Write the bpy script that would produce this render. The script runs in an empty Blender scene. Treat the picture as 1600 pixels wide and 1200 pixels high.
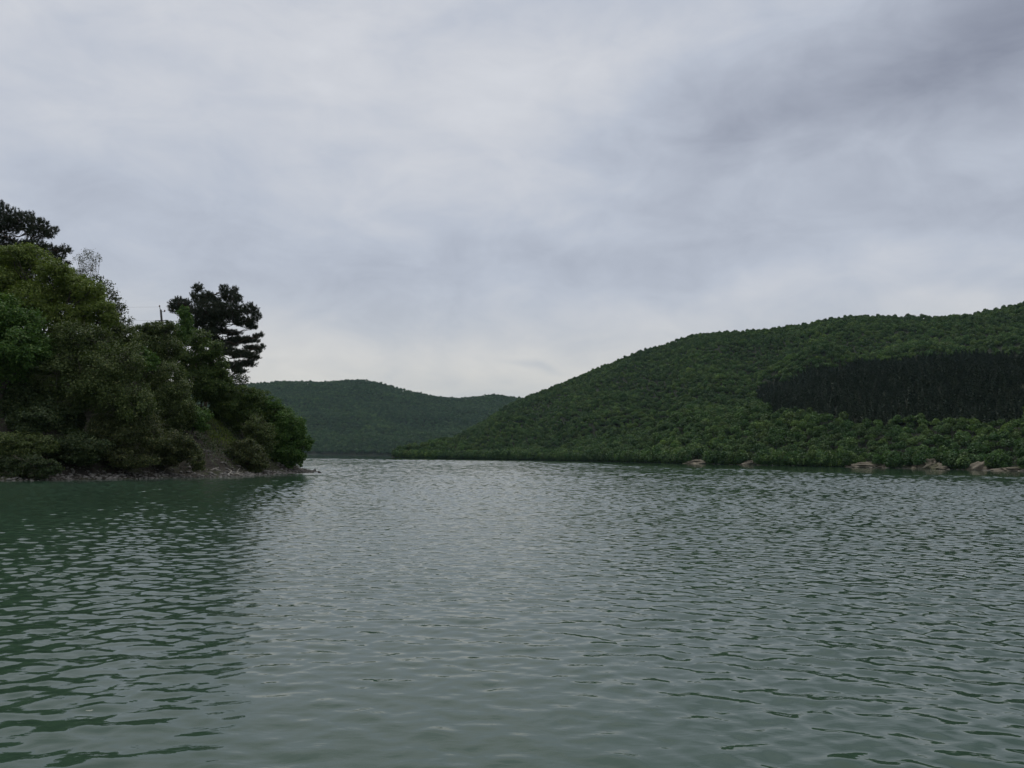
import bpy, math, random
import numpy as np
from mathutils import Matrix, Vector

R = math.radians
scn = bpy.context.scene
COL = scn.collection
rng = np.random.default_rng(7)
random.seed(7)

# ------------------------------------------------------------------ camera
F = 1232.0                       # focal length in photo pixels (1600 wide)
CAM = np.array([0.0, 0.0, 2.5])
PITCH, ROLL = R(5.22), R(0.745)
_f = np.array([0, math.cos(PITCH), math.sin(PITCH)])
_u0 = np.array([0, -math.sin(PITCH), math.cos(PITCH)])
_r0 = np.array([1.0, 0, 0])
_r = math.cos(ROLL) * _r0 + math.sin(ROLL) * _u0
_u = -math.sin(ROLL) * _r0 + math.cos(ROLL) * _u0
cd = bpy.data.cameras.new('camera')
cam = bpy.data.objects.new('camera', cd)
COL.objects.link(cam)
cam.matrix_world = Matrix(((_r[0], _u[0], -_f[0], CAM[0]), (_r[1], _u[1], -_f[1], CAM[1]),
                           (_r[2], _u[2], -_f[2], CAM[2]), (0, 0, 0, 1)))
cd.sensor_width = 36.0
cd.lens = 36.0 * F / 1600.0
cd.clip_start, cd.clip_end = 0.1, 12000.0
scn.camera = cam


def pdir(x, y):
    return _f + _r * ((x - 800) / F) + _u * (-(y - 600) / F)


def at(x, y, Y):
    """the point at photo pixel (x, y) and depth Y metres ahead of the camera"""
    d = pdir(x, y)
    return CAM + d * (Y / d[1])


def onz(x, y, z=0.0):
    d = pdir(x, y)
    return CAM + d * ((z - CAM[2]) / d[2])


def project(P):
    v = P - CAM
    zf = v @ _f
    return 800 + F * (v @ _r) / zf, 600 - F * (v @ _u) / zf


def azel(x, y):
    d = pdir(x, y)
    return math.atan2(d[0], d[1]), math.atan2(d[2], math.hypot(d[0], d[1]))


# ------------------------------------------------------------------ node helper
class NT:
    def __init__(s, tree):
        s.t = tree
        tree.nodes.clear()

    def n(s, typ, **kw):
        nd = s.t.nodes.new(typ)
        for k, v in kw.items():
            setattr(nd, k, v)
        return nd

    def put(s, sock, v):
        if hasattr(v, 'is_output'):
            s.t.links.new(v, sock)
        else:
            sock.default_value = v

    def m(s, op, a, b=0.0, c=0.0, clamp=False):
        nd = s.n('ShaderNodeMath', operation=op, use_clamp=clamp)
        s.put(nd.inputs[0], a); s.put(nd.inputs[1], b); s.put(nd.inputs[2], c)
        return nd.outputs[0]

    def vm(s, op, a, b=(0, 0, 0)):
        nd = s.n('ShaderNodeVectorMath', operation=op)
        s.put(nd.inputs[0], a); s.put(nd.inputs[1], b)
        return nd.outputs[0]

    def mix(s, fac, a, b):
        nd = s.n('ShaderNodeMix', data_type='RGBA')
        s.put(nd.inputs['Factor'], fac)
        s.put(nd.inputs[6], a if hasattr(a, 'is_output') else (*a[:3], 1))
        s.put(nd.inputs[7], b if hasattr(b, 'is_output') else (*b[:3], 1))
        return nd.outputs[2]

    def noise(s, vec, scale, detail=4, rough=0.5, dist=0.0):
        nd = s.n('ShaderNodeTexNoise')
        s.put(nd.inputs['Vector'], vec)
        nd.inputs['Scale'].default_value = scale
        nd.inputs['Detail'].default_value = detail
        nd.inputs['Roughness'].default_value = rough
        nd.inputs['Distortion'].default_value = dist
        return nd

    def ramp(s, fac, stops):
        nd = s.n('ShaderNodeValToRGB')
        el = nd.color_ramp.elements
        while len(el) > 1:
            el.remove(el[-1])
        el[0].position, el[0].color = stops[0][0], (*stops[0][1], 1)
        for p, c in stops[1:]:
            e = el.new(p); e.color = (*c, 1)
        s.put(nd.inputs[0], fac)
        return nd.outputs[0]

    def smooth(s, x, lo, hi):
        nd = s.n('ShaderNodeMapRange', interpolation_type='SMOOTHSTEP')
        s.put(nd.inputs[0], x)
        nd.inputs[1].default_value, nd.inputs[2].default_value = lo, hi
        nd.inputs[3].default_value, nd.inputs[4].default_value = 0, 1
        return nd.outputs[0]


# ------------------------------------------------------------------ sky (overcast) and soft sun
SUN_EL, SUN_AZ = R(62), R(-20)
world = bpy.data.worlds.new("World")
scn.world = world
world.use_nodes = True
w = NT(world.node_tree)
tc = w.n('ShaderNodeTexCoord')
vec = tc.outputs['Generated']
sep = w.n('ShaderNodeSeparateXYZ'); w.put(sep.inputs[0], vec)
dx, dy, dz = sep.outputs
el_ = w.m('ARCSINE', dz)
az_ = w.m('ARCTAN2', dx, dy)
# broad, slightly tilted cloud bands with finer mottling
mp = w.n('ShaderNodeMapping')
w.put(mp.inputs[0], vec)
mp.inputs['Rotation'].default_value = (R(-14), R(11), 0)
mp.inputs['Scale'].default_value = (1.0, 1.0, 2.1)
nz = w.noise(mp.outputs[0], 2.9, 7, 0.55, 0.35)
nz2 = w.noise(mp.outputs[0], 9.0, 6, 0.6, 0.5)
nz3 = w.noise(vec, 2.6, 4, 0.55)
warp = w.n('ShaderNodeSeparateXYZ'); w.put(warp.inputs[0], nz3.outputs['Color'])
azw = w.m('ADD', az_, w.m('MULTIPLY', w.m('SUBTRACT', warp.outputs[0], 0.5), 0.30))
elw = w.m('ADD', el_, w.m('MULTIPLY', w.m('SUBTRACT', warp.outputs[1], 0.5), 0.20))


def blob(x, y, sx, sy, rot, amp):
    a0, e0 = azel(x, y)
    c, s_ = math.cos(R(rot)), math.sin(R(rot))
    a = w.m('SUBTRACT', azw, a0); e = w.m('SUBTRACT', elw, e0)
    uu = w.m('DIVIDE', w.m('ADD', w.m('MULTIPLY', a, c), w.m('MULTIPLY', e, s_)), sx / F)
    vv = w.m('DIVIDE', w.m('SUBTRACT', w.m('MULTIPLY', e, c), w.m('MULTIPLY', a, s_)), sy / F)
    q = w.m('ADD', w.m('MULTIPLY', uu, uu), w.m('MULTIPLY', vv, vv))
    return w.m('MULTIPLY', w.m('EXPONENT', w.m('MULTIPLY', q, -1.0)), amp)


L = w.m('ADD', 0.58, w.m('MULTIPLY', w.m('SUBTRACT', nz.outputs['Fac'], 0.5), 0.27))
L = w.m('ADD', L, w.m('MULTIPLY', w.m('SUBTRACT', nz2.outputs['Fac'], 0.5), 0.21))
for b in ((1640, 55, 480, 150, 13, -0.31), (1500, 255, 380, 75, 14, 0.10), (1250, 385, 480, 50, 2, -0.10),
          (930, 90, 190, 70, 10, 0.07), (600, 50, 260, 90, -5, 0.05), (300, 430, 420, 120, -8, -0.075),
          (600, 575, 420, 55, 0, 0.08), (826, 582, 60, 10, 0, -0.09), (1080, 10, 120, 40, 10, -0.09),
          (1550, 440, 240, 16, 4, -0.06), (40, 60, 260, 110, 0, 0.03), (1150, 475, 260, 25, 0, 0.05)):
    L = w.m('ADD', L, blob(*b))
L = w.m('ADD', L, w.m('MULTIPLY', w.smooth(dz, 0.55, 0.95), 0.35))
cloud = w.ramp(L, ((0.15, (0.15, 0.168, 0.22)), (0.25, (0.225, 0.245, 0.315)), (0.40, (0.365, 0.395, 0.475)),
                   (0.53, (0.505, 0.545, 0.63)), (0.64, (0.63, 0.65, 0.70)), (0.95, (0.92, 0.93, 0.95))))
low = w.smooth(el_, 0.17, 0.0)
neut = w.vm('MULTIPLY', cloud, (1.08, 1.02, 0.90))
cloud = w.mix(w.m('SUBTRACT', 1.0, w.smooth(el_, 0.05, 0.24)), cloud, neut)
sky = w.n('ShaderNodeTexSky', sky_type='NISHITA')
sky.sun_disc = False
sky.sun_elevation, sky.sun_rotation = SUN_EL, SUN_AZ
skys = w.vm('MULTIPLY', sky.outputs[0], (0.08, 0.08, 0.08))
tot = w.mix(0.94, skys, cloud)
bg = w.n('ShaderNodeBackground'); w.put(bg.inputs[0], tot); bg.inputs[1].default_value = 1.0
wo = w.n('ShaderNodeOutputWorld'); w.t.links.new(bg.outputs[0], wo.inputs[0])

sl = bpy.data.lights.new('sun', 'SUN')
sl.energy, sl.angle, sl.color = 1.0, R(40), (1.0, 0.96, 0.9)
so = bpy.data.objects.new('sun', sl); COL.objects.link(so)
sd = Vector((math.sin(SUN_AZ) * math.cos(SUN_EL), math.cos(SUN_AZ) * math.cos(SUN_EL), math.sin(SUN_EL)))
so.rotation_euler = sd.to_track_quat('Z', 'Y').to_euler()

vs = scn.view_settings
vs.view_transform, vs.look, vs.exposure, vs.gamma = 'Standard', 'None', 0.0, 1.0
scn.render.engine = 'CYCLES'
cy = scn.cycles
cy.max_bounces, cy.diffuse_bounces, cy.glossy_bounces = 5, 2, 3
cy.transmission_bounces, cy.transparent_max_bounces, cy.volume_bounces = 2, 4, 0
cy.use_denoising = True
cy.use_adaptive_sampling = False
cy.caustics_reflective = cy.caustics_refractive = False


# ------------------------------------------------------------------ helpers
def tag(o, label=None, cat=None, group=None, kind=None):
    if label: o['label'] = label
    if cat: o['category'] = cat
    if group: o['group'] = group
    if kind: o['kind'] = kind
    return o


def mesh_np(name, V, faces, mat, parent=None, smooth=False, loc=(0, 0, 0)):
    """faces: list of (n, k) integer arrays"""
    me = bpy.data.meshes.new(name)
    V = np.asarray(V, np.float32)
    faces = [np.asarray(f, np.int32) for f in faces if len(f)]
    me.vertices.add(len(V)); me.vertices.foreach_set('co', V.ravel())
    nl = sum(f.size for f in faces); npoly = sum(len(f) for f in faces)
    me.loops.add(nl); me.polygons.add(npoly)
    me.loops.foreach_set('vertex_index', np.concatenate([f.ravel() for f in faces]))
    tot_ = np.concatenate([np.full(len(f), f.shape[1], np.int32) for f in faces])
    me.polygons.foreach_set('loop_start', np.concatenate(([0], np.cumsum(tot_)[:-1])).astype(np.int32))
    me.polygons.foreach_set('loop_total', tot_)
    if smooth:
        me.polygons.foreach_set('use_smooth', np.ones(npoly, bool))
    me.update(calc_edges=True)
    if mat: me.materials.append(mat)
    o = bpy.data.objects.new(name, me)
    COL.objects.link(o)
    o.location = loc
    if parent: o.parent = parent
    return o


def empty(name, loc):
    o = bpy.data.objects.new(name, None)
    COL.objects.link(o); o.location = loc
    o.empty_display_size = 0.3
    return o


class Buf:
    def __init__(s): s.V, s.Q, s.T, s.n = [], [], [], 0

    def add(s, V, Q=None, T=None):
        V = np.asarray(V, float)
        if Q is not None and len(Q): s.Q.append(np.asarray(Q) + s.n)
        if T is not None and len(T): s.T.append(np.asarray(T) + s.n)
        s.V.append(V); s.n += len(V)

    def tube(s, pts, rad, k=5):
        pts = np.asarray(pts, float); n = len(pts)
        rad = np.broadcast_to(np.asarray(rad, float), (n,))
        tg = np.gradient(pts, axis=0); tg /= np.linalg.norm(tg, axis=1)[:, None] + 1e-9
        ref = np.array([0.31, 0.87, 0.2]) if abs(tg[0][2]) > .7 else np.array([0, 0.1, 1.0])
        a = np.cross(tg, ref); a /= np.linalg.norm(a, axis=1)[:, None] + 1e-9
        b = np.cross(tg, a)
        th = np.arange(k) * 2 * math.pi / k
        ring = pts[:, None] + rad[:, None, None] * (np.cos(th)[None, :, None] * a[:, None] + np.sin(th)[None, :, None] * b[:, None])
        V = ring.reshape(-1, 3)
        i = np.arange(n - 1)[:, None] * k; j = np.arange(k)[None]
        Q = np.stack([i + j, i + (j + 1) % k, i + k + (j + 1) % k, i + k + j], -1).reshape(-1, 4)
        m = len(V)
        V = np.vstack([V, pts[0], pts[-1]])
        T = [[(q + 1) % k, q, m] for q in range(k)] + [[(n - 1) * k + q, (n - 1) * k + (q + 1) % k, m + 1] for q in range(k)]
        s.add(V, Q, T)

    def box(s, c, d):
        c, d = np.array(c, float), np.array(d, float) / 2
        V = [c + d * np.array(q) for q in ((-1, -1, -1), (1, -1, -1), (1, 1, -1), (-1, 1, -1), (-1, -1, 1), (1, -1, 1), (1, 1, 1), (-1, 1, 1))]
        s.add(V, [[0, 3, 2, 1], [4, 5, 6, 7], [0, 1, 5, 4], [1, 2, 6, 5], [2, 3, 7, 6], [3, 0, 4, 7]])

    def build(s, name, mat, parent=None, smooth=False, loc=(0, 0, 0)):
        fs = []
        if s.Q: fs.append(np.vstack(s.Q))
        if s.T: fs.append(np.vstack(s.T))
        return mesh_np(name, np.vstack(s.V) - np.array(loc if parent is None else (0, 0, 0)), fs, mat, parent, smooth, loc if parent is None else (0, 0, 0))


def bend(p0, p1, n=6, wob=0.06, sag=0.0, g=rng):
    p0, p1 = np.array(p0, float), np.array(p1, float)
    t = np.linspace(0, 1, n)[:, None]
    ln = np.linalg.norm(p1 - p0)
    off = g.normal(size=(n, 3)) * wob * ln * np.sin(t * math.pi)
    off[:, 2] += sag * ln * np.sin(t[:, 0] * math.pi)
    return p0 + (p1 - p0) * t + off


def unit(v): return v / (np.linalg.norm(v, axis=-1, keepdims=True) + 1e-9)


def leaf_quads(P, size, up=0.5, aspect=0.62, g=rng, out=None):
    """one small diamond leaf at each point"""
    n = len(P)
    N = g.normal(size=(n, 3))
    if out is not None: N = N * 0.7 + out * 0.8
    N[:, 2] += up; N = unit(N)
    a = unit(np.cross(N, g.normal(size=(n, 3)))); b = np.cross(N, a)
    L_ = (size * g.uniform(0.65, 1.35, n))[:, None] * 0.5
    W_ = L_ * aspect
    V = np.stack([P - a * L_, P + b * W_ - a * L_ * 0.1, P + a * L_, P - b * W_ - a * L_ * 0.1], 1).reshape(-1, 3)
    return V, np.arange(4 * n).reshape(-1, 4)


# ------------------------------------------------------------------ materials
def mat_leaf(name, c1, c2, c3=None, trans=0.25, per_object=False, patch=0.0, rough=0.55, spec=0.25):
    m = bpy.data.materials.new(name); m.use_nodes = True
    t = NT(m.node_tree)
    geo = t.n('ShaderNodeNewGeometry')
    r_ = geo.outputs['Random Per Island']
    col = t.mix(r_, c1, c2)
    if c3 is not None:
        oi = t.n('ShaderNodeObjectInfo')
        rnd = oi.outputs['Random']
        col = t.mix(t.m('POWER', rnd, 2.0) if per_object else t.smooth(r_, 0.8, 1.0), col, c3)
        if patch:
            nn = t.noise(oi.outputs['Location'], patch, 3, 0.6)
            f = t.smooth(nn.outputs['Fac'], 0.38, 0.66)
            col = t.mix(t.m('MULTIPLY', f, 0.75), col, t.vm('MULTIPLY', col, (0.62, 0.70, 0.85)))
            n5 = t.noise(oi.outputs['Location'], patch * 1.7, 3, 0.6)
            f5 = t.smooth(n5.outputs['Fac'], 0.54, 0.72)
            col = t.mix(t.m('MULTIPLY', f5, 0.8), col, t.vm('MULTIPLY', col, (1.45, 1.38, 1.0)))
            hs = t.m('ADD', 0.72, t.m('MULTIPLY', t.m('FRACT', t.m('MULTIPLY', rnd, 7.31)), 0.62))
            hv = t.n('ShaderNodeHueSaturation'); hv.inputs['Saturation'].default_value = 1.0
            t.put(hv.inputs['Value'], hs); t.put(hv.inputs['Color'], col); col = hv.outputs[0]
    p = t.n('ShaderNodeBsdfPrincipled'); t.put(p.inputs['Base Color'], col)
    p.inputs['Roughness'].default_value = rough; p.inputs['Specular IOR Level'].default_value = spec
    o = t.n('ShaderNodeOutputMaterial')
    if trans:
        tr = t.n('ShaderNodeBsdfTranslucent'); t.put(tr.inputs[0], t.vm('MULTIPLY', col, (1.1, 1.2, 0.6)))
        mx = t.n('ShaderNodeMixShader'); mx.inputs[0].default_value = trans
        t.t.links.new(p.outputs[0], mx.inputs[1]); t.t.links.new(tr.outputs[0], mx.inputs[2])
        t.t.links.new(mx.outputs[0], o.inputs[0])
    else:
        t.t.links.new(p.outputs[0], o.inputs[0])
    return m


def mat_rough(name, c1, c2, scale=1.0, rough=0.9, bump=0.4, c3=None):
    m = bpy.data.materials.new(name); m.use_nodes = True
    t = NT(m.node_tree)
    tcn = t.n('ShaderNodeNewGeometry').outputs['Position']
    n1 = t.noise(tcn, scale, 6, 0.65, 0.3)
    col = t.mix(t.smooth(n1.outputs['Fac'], 0.3, 0.7), c1, c2)
    if c3:
        n2 = t.noise(tcn, scale * 0.23, 4, 0.6)
        col = t.mix(t.smooth(n2.outputs['Fac'], 0.5, 0.62), col, c3)
    p = t.n('ShaderNodeBsdfPrincipled'); t.put(p.inputs['Base Color'], col)
    p.inputs['Roughness'].default_value = rough; p.inputs['Specular IOR Level'].default_value = 0.2
    bp = t.n('ShaderNodeBump'); bp.inputs['Strength'].default_value = bump; bp.inputs['Distance'].default_value = 0.3 / scale
    n3 = t.noise(tcn, scale * 3, 5, 0.7)
    t.put(bp.inputs['Height'], n3.outputs['Fac']); t.t.links.new(bp.outputs[0], p.inputs['Normal'])
    o = t.n('ShaderNodeOutputMaterial'); t.t.links.new(p.outputs[0], o.inputs[0])
    return m


M_bark = mat_rough('bark', (0.05, 0.042, 0.034), (0.10, 0.088, 0.075), 6)
M_twig = mat_rough('pale_twig', (0.11, 0.10, 0.075), (0.19, 0.175, 0.14), 8)
M_pinebark = mat_rough('pine_bark', (0.045, 0.034, 0.028), (0.10, 0.07, 0.05), 5)
M_drift = mat_rough('driftwood', (0.26, 0.24, 0.21), (0.40, 0.37, 0.33), 7)
M_stone = mat_rough('stone', (0.10, 0.095, 0.088), (0.21, 0.20, 0.185), 3)
M_darkstone = mat_rough('wet_stone', (0.030, 0.028, 0.027), (0.07, 0.066, 0.06), 4, 0.5)
M_palestone = mat_rough('pale_stone', (0.35, 0.34, 0.31), (0.5, 0.48, 0.45), 4)
M_soil = mat_rough('bank_soil', (0.020, 0.018, 0.014), (0.052, 0.045, 0.037), 1.3, 0.95, 0.7, (0.045, 0.050, 0.026))
M_hillsoil = mat_rough('hill_soil', (0.012, 0.016, 0.009), (0.022, 0.026, 0.014), 0.2)
M_scarp = mat_rough('bare_earth', (0.13, 0.112, 0.086), (0.25, 0.22, 0.17), 0.55, 0.95, 0.8, (0.10, 0.10, 0.06))
M_beach = mat_rough('pale_shingle', (0.13, 0.12, 0.10), (0.27, 0.25, 0.21), 0.5)
M_pole = mat_rough('weathered_pole', (0.05, 0.046, 0.042), (0.10, 0.095, 0.088), 5)
M_metal = mat_rough('dull_metal', (0.05, 0.05, 0.05), (0.08, 0.08, 0.085), 5, 0.5)
M_porc = mat_rough('porcelain', (0.10, 0.06, 0.045), (0.14, 0.08, 0.06), 5, 0.3)

# ------------------------------------------------------------------ hills
# photo silhouettes -> azimuth tables; distances in metres from the camera
RH = [  # x, shore distance, ridge distance, skyline y
    (612, 640, 650, 711), (622, 634, 670, 708), (641, 616, 705, 700), (697, 600, 800, 685), (754, 575, 890, 656), (800, 555, 945, 626), (850, 535, 980, 607),
    (900, 500, 965, 586), (940, 470, 950, 569), (1000, 420, 930, 546), (1060, 380, 905, 528), (1085, 374, 895, 519), (1130, 360, 880, 517),
    (1180, 349, 862, 513), (1250, 335, 850, 504), (1310, 322, 840, 493), (1360, 313, 830, 489), (1430, 300, 820, 491), (1500, 287, 810, 491),
    (1560, 276, 803, 479), (1600, 268, 800, 469), (1700, 250, 795, 450), (1900, 225, 790, 438), (2300, 205, 780, 430), (3200, 190, 760, 450)]
SP = [(940, 712), (1000, 703), (1060, 668), (1120, 640), (1180, 616), (1240, 590), (1300, 567), (1400, 553), (1500, 545), (1600, 536), (1800, 530), (2300, 520), (3200, 520)]
FH = [(-200, 640), (100, 618), (300, 605), (380, 601), (440, 597), (500, 598), (560, 594), (590, 598), (640, 612), (680, 620), (720, 623), (770, 617),
      (800, 621), (850, 630), (950, 640), (1150, 655), (1400, 690)]


def table(rows):
    out = []
    for r_ in rows:
        a, e = azel(r_[0], r_[-1])
        out.append((a, *r_[1:-1], math.tan(e)))
    return np.array(out).T


rh = table(RH); sp = table(SP); fh = table(FH)
_ph = rng.uniform(0, 6.28, 60); _dr = rng.uniform(0, 6.28, 60)


def fbm(X, Y, lam, octs=4, seed=0):
    z = np.zeros_like(X); a = 1.0
    for o in range(octs):
        for k in range(3):
            i = (seed * 13 + o * 3 + k) % 60
            z += a * np.sin((X * math.cos(_dr[i]) + Y * math.sin(_dr[i])) * 2 * math.pi / (lam * (1 + .17 * k)) + _ph[i]) / 3
        lam *= 0.53; a *= 0.52
    return z


TREE_H = 5.5


def smax(a, b, k=6.0):
    h = np.clip(0.5 + 0.5 * (a - b) / k, 0, 1)
    return b + (a - b) * h + k * h * (1 - h)


def right_hill(X, Y):
    az = np.arctan2(X, Y); d = np.hypot(X, Y)
    d0 = np.interp(az, rh[0], rh[1]); d1 = np.interp(az, rh[0], rh[2]); te = np.interp(az, rh[0], rh[3])
    z1 = np.maximum(CAM[2] + te * d1 - TREE_H, 1.0)
    t = (d - d0) / np.maximum(d1 - d0, 5)
    tc_ = np.clip((d - d0 - 9) / np.maximum(d1 - d0 - 9, 5), 0, 1)
    main = z1 * (0.35 * tc_ + 0.65 * tc_ ** 1.7)
    main = np.where(t > 1, z1 - (d - d1) * 0.35, main)
    ts = np.interp(az, sp[0], sp[1]); ds = d0 + 0.42 * (d1 - d0)
    zs = np.maximum(CAM[2] + ts * ds - TREE_H, 0.5)
    tt = np.clip((d - d0 - 9) / (ds - d0 - 9), 0, 1)
    spur = np.where(d < ds, zs * (1.25 * tt - 0.25 * tt ** 2), zs - (d - ds) * 0.5)
    spur = np.where(az < sp[0][0], -5, spur)
    z = np.where(t > 0, smax(main, spur, 6.0 * np.clip(tc_ * 5, 0.01, 1)), main)
    z = z + fbm(X, Y, 190, 4, 1) * 11.0 * np.clip(tc_ * 3, 0, 1) * np.clip((1.02 - tc_) * 3, 0, 1)
    aw = az * 57.3 + 2.2 * np.sin(d / 120) + fbm(X, Y, 260, 2, 6) * 1.6
    rv = np.abs(np.sin((aw / 6.3 - 0.9 * tc_) * math.pi / 1.0)) ** 0.8
    rv2 = np.abs(np.sin((aw / 2.7 + 1.3 * tc_ + 0.4) * math.pi)) ** 0.8
    soft = 1 - 0.75 * np.clip((az - azel(1060, 660)[0]) * 9, 0, 1) * np.clip(1.6 - tc_ * 2.4, 0, 1)
    z = z + ((rv - 0.65) * 17 + (rv2 - 0.65) * 3) * soft * np.clip(tc_ * 2.2, 0, 1) * np.clip((0.98 - tc_) * 2.2, 0, 1)
    bank = np.clip((d - d0) / 5, 0, 1) * 0.9
    z = np.where(t > 0, z + bank, (d - d0) * 0.08)
    return np.maximum(z, -2.5), t


def far_hill(X, Y):
    az = np.arctan2(X, Y); d = np.hypot(X, Y)
    d0 = 1700 + 60 * np.sin(az * 14 + 1); d1 = 2450 + 80 * np.sin(az * 9)
    te = np.interp(az, fh[0], fh[1])
    z1 = np.maximum(CAM[2] + te * d1 - TREE_H, 1.0)
    t = (d - d0) / (d1 - d0); tc_ = np.clip(t, 0, 1)
    z = z1 * (0.75 * tc_ + 0.25 * tc_ ** 2)
    z = np.where(t > 1, z1 - (d - d1) * 0.3, z)
    z = z + fbm(X, Y, 330, 3, 2) * 16 * np.clip(tc_ * 3, 0, 1) * np.clip((1.02 - tc_) * 3, 0, 1)
    z = np.where(t > 0, z + np.clip((d - d0) / 8, 0, 1) * 1.5, (d - d0) * 0.08)
    return np.maximum(z, -2.5), t


def polar_sheet(name, fn, a0, a1, na, r0, r1, nr, foot=None):
    A, D = np.meshgrid(np.linspace(a0, a1, na), np.linspace(r0, r1, nr), indexing='ij')
    if foot is not None:                       # rows follow the shoreline
        off = np.concatenate([[-40, -12, -3, -1, 0, 0.6, 1.2, 2, 3, 4, 5, 7, 9, 12], np.arange(16, 900, 4)])
        nr = len(off)
        A, O = np.meshgrid(np.linspace(a0, a1, na), off, indexing='ij')
        D = np.interp(A, foot[0], foot[1]) + O
    X, Y = np.sin(A) * D, np.cos(A) * D
    Z, _ = fn(X, Y)
    V = np.stack([X, Y, Z], -1).reshape(-1, 3)
    i, j = np.meshgrid(np.arange(na - 1), np.arange(nr - 1), indexing='ij')
    q = (i * nr + j).ravel()
    Q = np.stack([q, q + 1, q + nr + 1, q + nr], 1)
    return tag(mesh_np(name, V, [Q], M_hillsoil, smooth=True), kind='structure')


polar_sheet('hill', right_hill, azel(612, 711)[0], R(62), 420, 180, 1250, 260, rh)
polar_sheet('hill', far_hill, R(-40), R(26), 200, 1560, 3100, 130)

# ------------------------------------------------------------------ headland (near bank on the left)
SHORE = [tuple(onz(x, y)[:2]) for x, y in ((0, 751), (50, 751), (100, 750), (160, 749.3), (230, 748), (300, 745.8), (345, 745.5), (390, 744), (420, 742.2), (450, 740.6), (480, 739.2), (500, 738))]
POLY = np.array([(-260, 70), (-120, 46), (-75, 50), (-52, 57)] + SHORE + [(-28, 113), (-33, 124), (-45, 145), (-80, 185), (-150, 240), (-260, 260)])


def sdist(X, Y):
    """distance inland from the headland's shoreline (negative on the water)"""
    P = np.stack([X.ravel(), Y.ravel()], 1)
    best = np.full(len(P), 1e9); ins = np.zeros(len(P), bool)
    n = len(POLY)
    for i in range(n):
        a, b = POLY[i], POLY[(i + 1) % n]
        ab = b - a
        t = np.clip(((P - a) @ ab) / (ab @ ab), 0, 1)
        best = np.minimum(best, np.linalg.norm(P - a - t[:, None] * ab, axis=1))
        c = ((a[1] > P[:, 1]) != (b[1] > P[:, 1])) & (P[:, 0] < (b[0] - a[0]) * (P[:, 1] - a[1]) / (b[1] - a[1] + 1e-12) + a[0])
        ins ^= c
    return np.where(ins, best, -best).reshape(X.shape)


_gs = np.array([-12, -3, 0, 1.2, 2.6, 5.0, 8.0, 14, 24, 40, 80, 200])
_gz = np.array([-3, -0.8, -0.06, 0.16, 0.45, 2.3, 4.3, 7.6, 12.5, 17.5, 22, 26])


def ground(X, Y):
    X, Y = np.asarray(X, float), np.asarray(Y, float)
    s = sdist(X, Y)
    z = np.interp(s, _gs, _gz)
    k = np.clip((s - 0.3) / 6, 0, 1)
    return z + fbm(X, Y, 7, 4, 3) * 0.5 * k + fbm(X, Y, 1.7, 3, 4) * 0.10 * np.clip(s / 2, 0.12, 1)


gx, gy = np.meshgrid(np.concatenate([np.linspace(-250, -80, 40), np.arange(-79, -20, 0.45)]),
                     np.concatenate([np.arange(42, 130, 0.45), np.linspace(131, 262, 40)]), indexing='ij')
GZ = ground(gx, gy)
V = np.stack([gx, gy, GZ], -1).reshape(-1, 3)
ni, nj = gx.shape
i, j = np.meshgrid(np.arange(ni - 1), np.arange(nj - 1), indexing='ij')
q = (i * nj + j).ravel()
Q = np.stack([q, q + nj, q + nj + 1, q + 1], 1)
Q = Q[(V[Q][:, :, 2].max(1) > -1.2)]
tag(mesh_np('headland', V, [Q], M_soil, smooth=True), kind='structure')

# ------------------------------------------------------------------ water: one sheet, waves as real relief
ST = 0.0012
cols = np.concatenate([np.linspace(-math.pi, -0.9, 60)[:-1], np.arange(-0.9, 0.9, ST), np.linspace(0.9, math.pi, 60)[1:-1]])
rr = [2.6]
while rr[-1] < 4000:
    r_ = rr[-1]
    rr.append(r_ * (1.0016 if r_ < 400 else 1.012))
rr = np.array(rr)
A, D = np.meshgrid(cols.astype(np.float32), rr.astype(np.float32), indexing='xy')   # rows: r
X, Y = np.sin(A) * D, np.cos(A) * D
Zw = np.zeros_like(X)

edge_tab = np.array([(azel(x, 700)[0], d) for x, d in ((380, 560), (590, 570), (616, 470), (640, 500), (850, 395), (1050, 226), (1250, 181), (1600, 158), (2000, 140))]).T
edge = np.interp(A, edge_tab[0], edge_tab[1])
wob = 1 + 0.05 * np.sin(A * 23 + 1) + 0.03 * np.sin(A * 61 + 2)
calm = 1 - np.clip((D / (edge * wob) - 0.93) / 0.12, 0, 1)          # 1 = ruffled, 0 = sheltered
calm = np.where((D > 1000), 1.0, 0.06 + 0.94 * calm)
shoreL = sdist(X[rr < 140], Y[rr < 140])
cl = np.ones_like(X)
cl[rr < 140] = np.maximum(np.clip((-shoreL - 0.5) / 8, 0.2, 1), np.clip((Y[rr < 140] - 88) / 6, 0, 1))
xpix = 800 + F * np.tan(np.clip(A, -1.2, 1.2))
side = np.clip((xpix - 250) / 1000, 0, 1); side = side * side * (3 - 2 * side)   # 0 left .. 1 right
S = 0.047 + 0.027 * np.clip((xpix - 900) / 500, 0, 1)
S = S + 0.026 * np.clip((500 - xpix) / 400, 0, 1)
S = S * np.clip(0.62 + D / 45, 0.62, 1.0)
S = S * (1 + 0.22 * np.sin(X / 9 + Y / 14 + 1.3) * np.sin(Y / 11 - X / 23) + 0.15 * np.sin(Y / 37 + X / 31))
band = np.exp(-((D - 100 - 22 * np.cos((xpix - 800) / 300)) / 28) ** 2) * np.clip((xpix - 900) / 350, 0, 1)
S = S * (1 + 0.55 * band)
S = (1.22 * S * calm * cl).astype(np.float32)
fade = np.where((A > -0.9) & (A < 0.8999), 1, 0).astype(np.float32)
S *= fade
lams = 0.10 * 1.33 ** np.arange(17)
drow = np.maximum(rr * ST, np.gradient(rr))
gw = np.random.default_rng(3)
wts = []
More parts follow.
